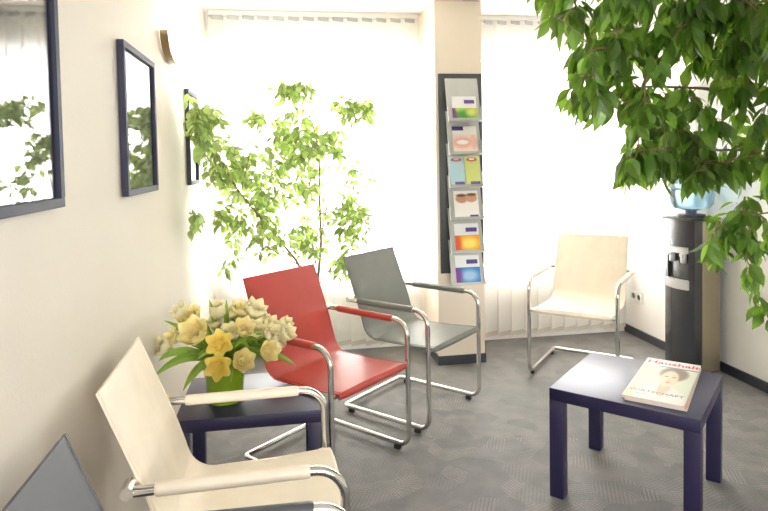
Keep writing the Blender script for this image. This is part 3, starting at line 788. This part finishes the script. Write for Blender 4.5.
# ------------------------------------------------------------------ vase and tulips
vc = atz(225.5, 400, .4052)
e = empty('flower_vase', vc); tag(e, 'bright green tapered vase holding the tulips on the navy table', 'vase')
bm = BM(); lathe(bm, [(.066, 0), (.072, .004), (.086, .165), (.087, .17), (.083, .17), (.070, .012), (.01, .010)], 40); obj('vase_body', bm, M_vase, e)
def fz(u, v, Y): return at(150+.2347*u, 290+.2347*v, Y+.06)
def bloom_mesh(openness, name):
    bm = BM(); R = .036
    for ring, (n, tilt, h, w) in enumerate([(6, .55*openness+.05, .056, .046), (5, .36*openness, .052, .042), (5, .18*openness-.08, .044, .034), (4, -.1, .036, .026)]):
        for k in range(n):
            a = 2*PI*(k+.5*ring)/n+.3*ring
            ca, sa = math.cos(a), math.sin(a); g = []
            for j in range(6):
                t_ = j/5; row = []
                rr = (.0015+R*math.sin(min(1, t_*1.25)*PI/2)*(.85-.12*ring))+tilt*t_*t_*.030-(1-openness)*.014*t_*t_
                zz = h*(t_-.10*tilt*t_*t_)
                wid = w*(.5, .86, 1.04, 1.04, .86, .42)[j]
                for i in range(5):
                    s = (i/4-.5); x = rr-.9*wid*s*s; y = s*wid; z = zz+.006*(1-abs(s)*2)*(j == 5)-.004*abs(s)*t_
                    row.append(bm.verts.new((x*ca-y*sa, x*sa+y*ca, z)))
                g.append(row)
            for j in range(5):
                for i in range(4): bm.faces.new((g[j][i], g[j][i+1], g[j+1][i+1], g[j+1][i]))
    return bm
blooms = {}
for key, (op, m_) in {'open': (1.25, M_petal3), 'half': (.8, M_petal), 'pale': (.55, M_petal2), 'shut': (.15, M_petal2)}.items():
    bm = bloom_mesh(op, key); me = bpy.data.meshes.new('bloom'); bm.to_mesh(me); bm.free(); me.materials.append(m_)
    for p in me.polygons: p.use_smooth = True
    blooms[key] = me
TL = [ # px in the bouquet crop, depth, kind, size, label
 (135, 98, 2.48, 'pale', 1.0, 'pale yellow tulip at the upper left rim of the bouquet'),
 (180, 122, 2.44, 'half', 1.15, 'pale yellow tulip just right of the upper left one, above the large open tulip'),
 (197, 188, 2.33, 'half', 1.35, 'large cream yellow tulip in the left half of the bouquet'),
 (296, 228, 2.27, 'open', 1.2, 'wide open golden tulip at the centre of the bouquet'),
 (290, 325, 2.25, 'open', 1.2, 'wide open golden tulip hanging low over the vase rim'),
 (394, 300, 2.28, 'half', 1.0, 'small cream tulip low on the right, over the vase edge'),
 (62, 243, 2.40, 'pale', 1.1, 'drooping pale tulip furthest to the left of the bouquet'),
 (103, 207, 2.42, 'half', .85, 'yellow tulip bud between the leftmost tulip and the large cream one'),
 (290, 95, 2.46, 'shut', 1.2, 'peach tinted tulip at the top of the bouquet, left of the middle'),
 (345, 108, 2.50, 'pale', 1.0, 'cream tulip at the top, behind the upright leaf'),
 (388, 98, 2.50, 'half', 1.1, 'pale tulip at the top, left of the topmost right tulip'),
 (442, 92, 2.44, 'pale', 1.2, 'white cream tulip at the top right against the red chair'),
 (278, 148, 2.46, 'pale', .9, 'pale tulip partly hidden above the central golden tulip'),
 (340, 183, 2.33, 'pale', .9, 'closed cream tulip right of the central golden tulip'),
 (397, 168, 2.33, 'half', .95, 'round cream tulip in the middle of the right half'),
 (446, 173, 2.36, 'pale', 1.0, 'upright cream tulip between the middle ones and the right cluster'),
 (478, 128, 2.46, 'shut', .85, 'small closed tulip under the white cream top right tulip'),
 (508, 152, 2.42, 'pale', .95, 'cream tulip on the upper side of the right cluster'),
 (512, 188, 2.34, 'pale', 1.0, 'cream tulip in the middle of the right cluster'),
 (568, 150, 2.40, 'shut', 1.0, 'white tulip with parted petals at the far right top'),
 (578, 186, 2.36, 'pale', .9, 'white cream tulip furthest to the right'),
 (540, 222, 2.32, 'shut', 1.0, 'drooping cream tulip below the right cluster'),
 (500, 262, 2.28, 'half', .95, 'cream tulip lowest on the right of the bouquet')]
rim = vc+Vector((0, 0, .165))
def blade(bm, pts, W):
    n = len(pts); g = []
    for i in range(n):
        t_ = i/(n-1); T = (pts[min(i+1, n-1)]-pts[max(i-1, 0)]).normalized()
        s = T.cross(Vector((.3, -.9, .3))); s = s.normalized() if s.length > .05 else Vector((1, 0, 0))
        w_ = W*(math.sin(PI*(.10+.9*t_))**.8)/2+.0006; nn = s.cross(T)
        g.append((bm.verts.new(pts[i]-s*w_+nn*w_*.45), bm.verts.new(pts[i]), bm.verts.new(pts[i]+s*w_+nn*w_*.45)))
    for i in range(n-1):
        for k in range(2): bm.faces.new((g[i][k], g[i][k+1], g[i+1][k+1], g[i+1][k]))
def bez(a, b, c, d, n=10):
    return [a*(1-t)**3+b*3*t*(1-t)**2+c*3*t*t*(1-t)+d*t**3 for t in [i/n for i in range(n+1)]]
lv = {0: (60, 130, 2.44), 2: (140, 432, 2.28), 6: (18, 372, 2.30), 7: (36, 303, 2.36), 8: (252, 42, 2.44), 9: (326, 42, 2.44), 5: (345, 395, 2.27),
      13: (420, 250, 2.27), 3: (200, 300, 2.24), 4: (190, 378, 2.22), 22: (622, 322, 2.30), 21: (610, 205, 2.38), 15: (480, 190, 2.30), 18: (500, 310, 2.30), 12: (225, 120, 2.42), 1: (100, 170, 2.42), 14: (360, 240, 2.28), 17: (478, 80, 2.5), 10: (366, 60, 2.5), 11: (430, 140, 2.42), 16: (460, 230, 2.34), 19: (545, 250, 2.34), 20: (560, 290, 2.36)}
for i, (u, v, Y, kind, s, lab) in enumerate(TL):
    hp = fz(u, v, Y); a = 2*PI*i*.381
    foot = vc+Vector((math.cos(a)*.03, math.sin(a)*.03, .02)); mouth = rim+Vector((math.cos(a)*.045*.8, math.sin(a)*.045*.8, 0))
    out = (hp-rim); dirv = (out.normalized()*.8+Vector((0, -.35, .15))+Vector((0, -.5 if kind == 'open' else 0, 0))).normalized()
    bp = hp-dirv*.026*s
    hd = Vector((out.x, out.y, 0)); hd = hd.normalized() if hd.length > .01 else Vector((0, -1, 0))
    # the stem must leave through the mouth
    mo = rim+hd*min(.055, .02+.12*Vector((out.x, out.y, 0)).length)+Vector((math.cos(a), math.sin(a), 0))*.012
    s *= {'open': .80}.get(kind, 1.08); t = empty('tulip', bp); tag(t, lab, 'tulip', 'tulips in the green vase')
    path = bez(foot, foot.lerp(mo, .5), foot.lerp(mo, .8), mo, 4)[:-1]+bez(mo, mo+(mo-foot)*.35+Vector((0, 0, .015)), bp-dirv*.045, bp, 9)
    bm = BM(); tube(bm, path, .0030, 7); loc(bm, bp); obj('stem', bm, M_stem, t)
    o = bpy.data.objects.new('bloom', blooms[kind]); link(o, t)
    o.rotation_mode = 'QUATERNION'; o.rotation_quaternion = dirv.to_track_quat('Z', 'Y') @ Quaternion((0, 0, 1), a*3); o.scale = (s,)*3
    if i in lv:
        u2, v2, Y2 = lv[i]; tip = fz(u2, v2, Y2); mid = (mo+tip)/2+Vector((0, 0, .05 if v2 > 150 else .0))
        bm = BM(); blade(bm, bez(mo, mo.lerp(mid, .6)+Vector((0, 0, .03)), mid.lerp(tip, .4)+Vector((0, 0, .03)), tip, 10), .034 if v2 > 150 else .022); loc(bm, bp); obj('leaf', bm, M_tleaf, t)
    # a second short inner leaf
    q = mo+out*.55+Vector((math.cos(a+1)*.03, math.sin(a+1)*.03, -.01)); bm = BM()
    blade(bm, bez(mo, mo+Vector((0, 0, .04)), q+Vector((0, 0, .03)), q, 8), .026); loc(bm, bp); obj('leaf', bm, M_tleaf, t)
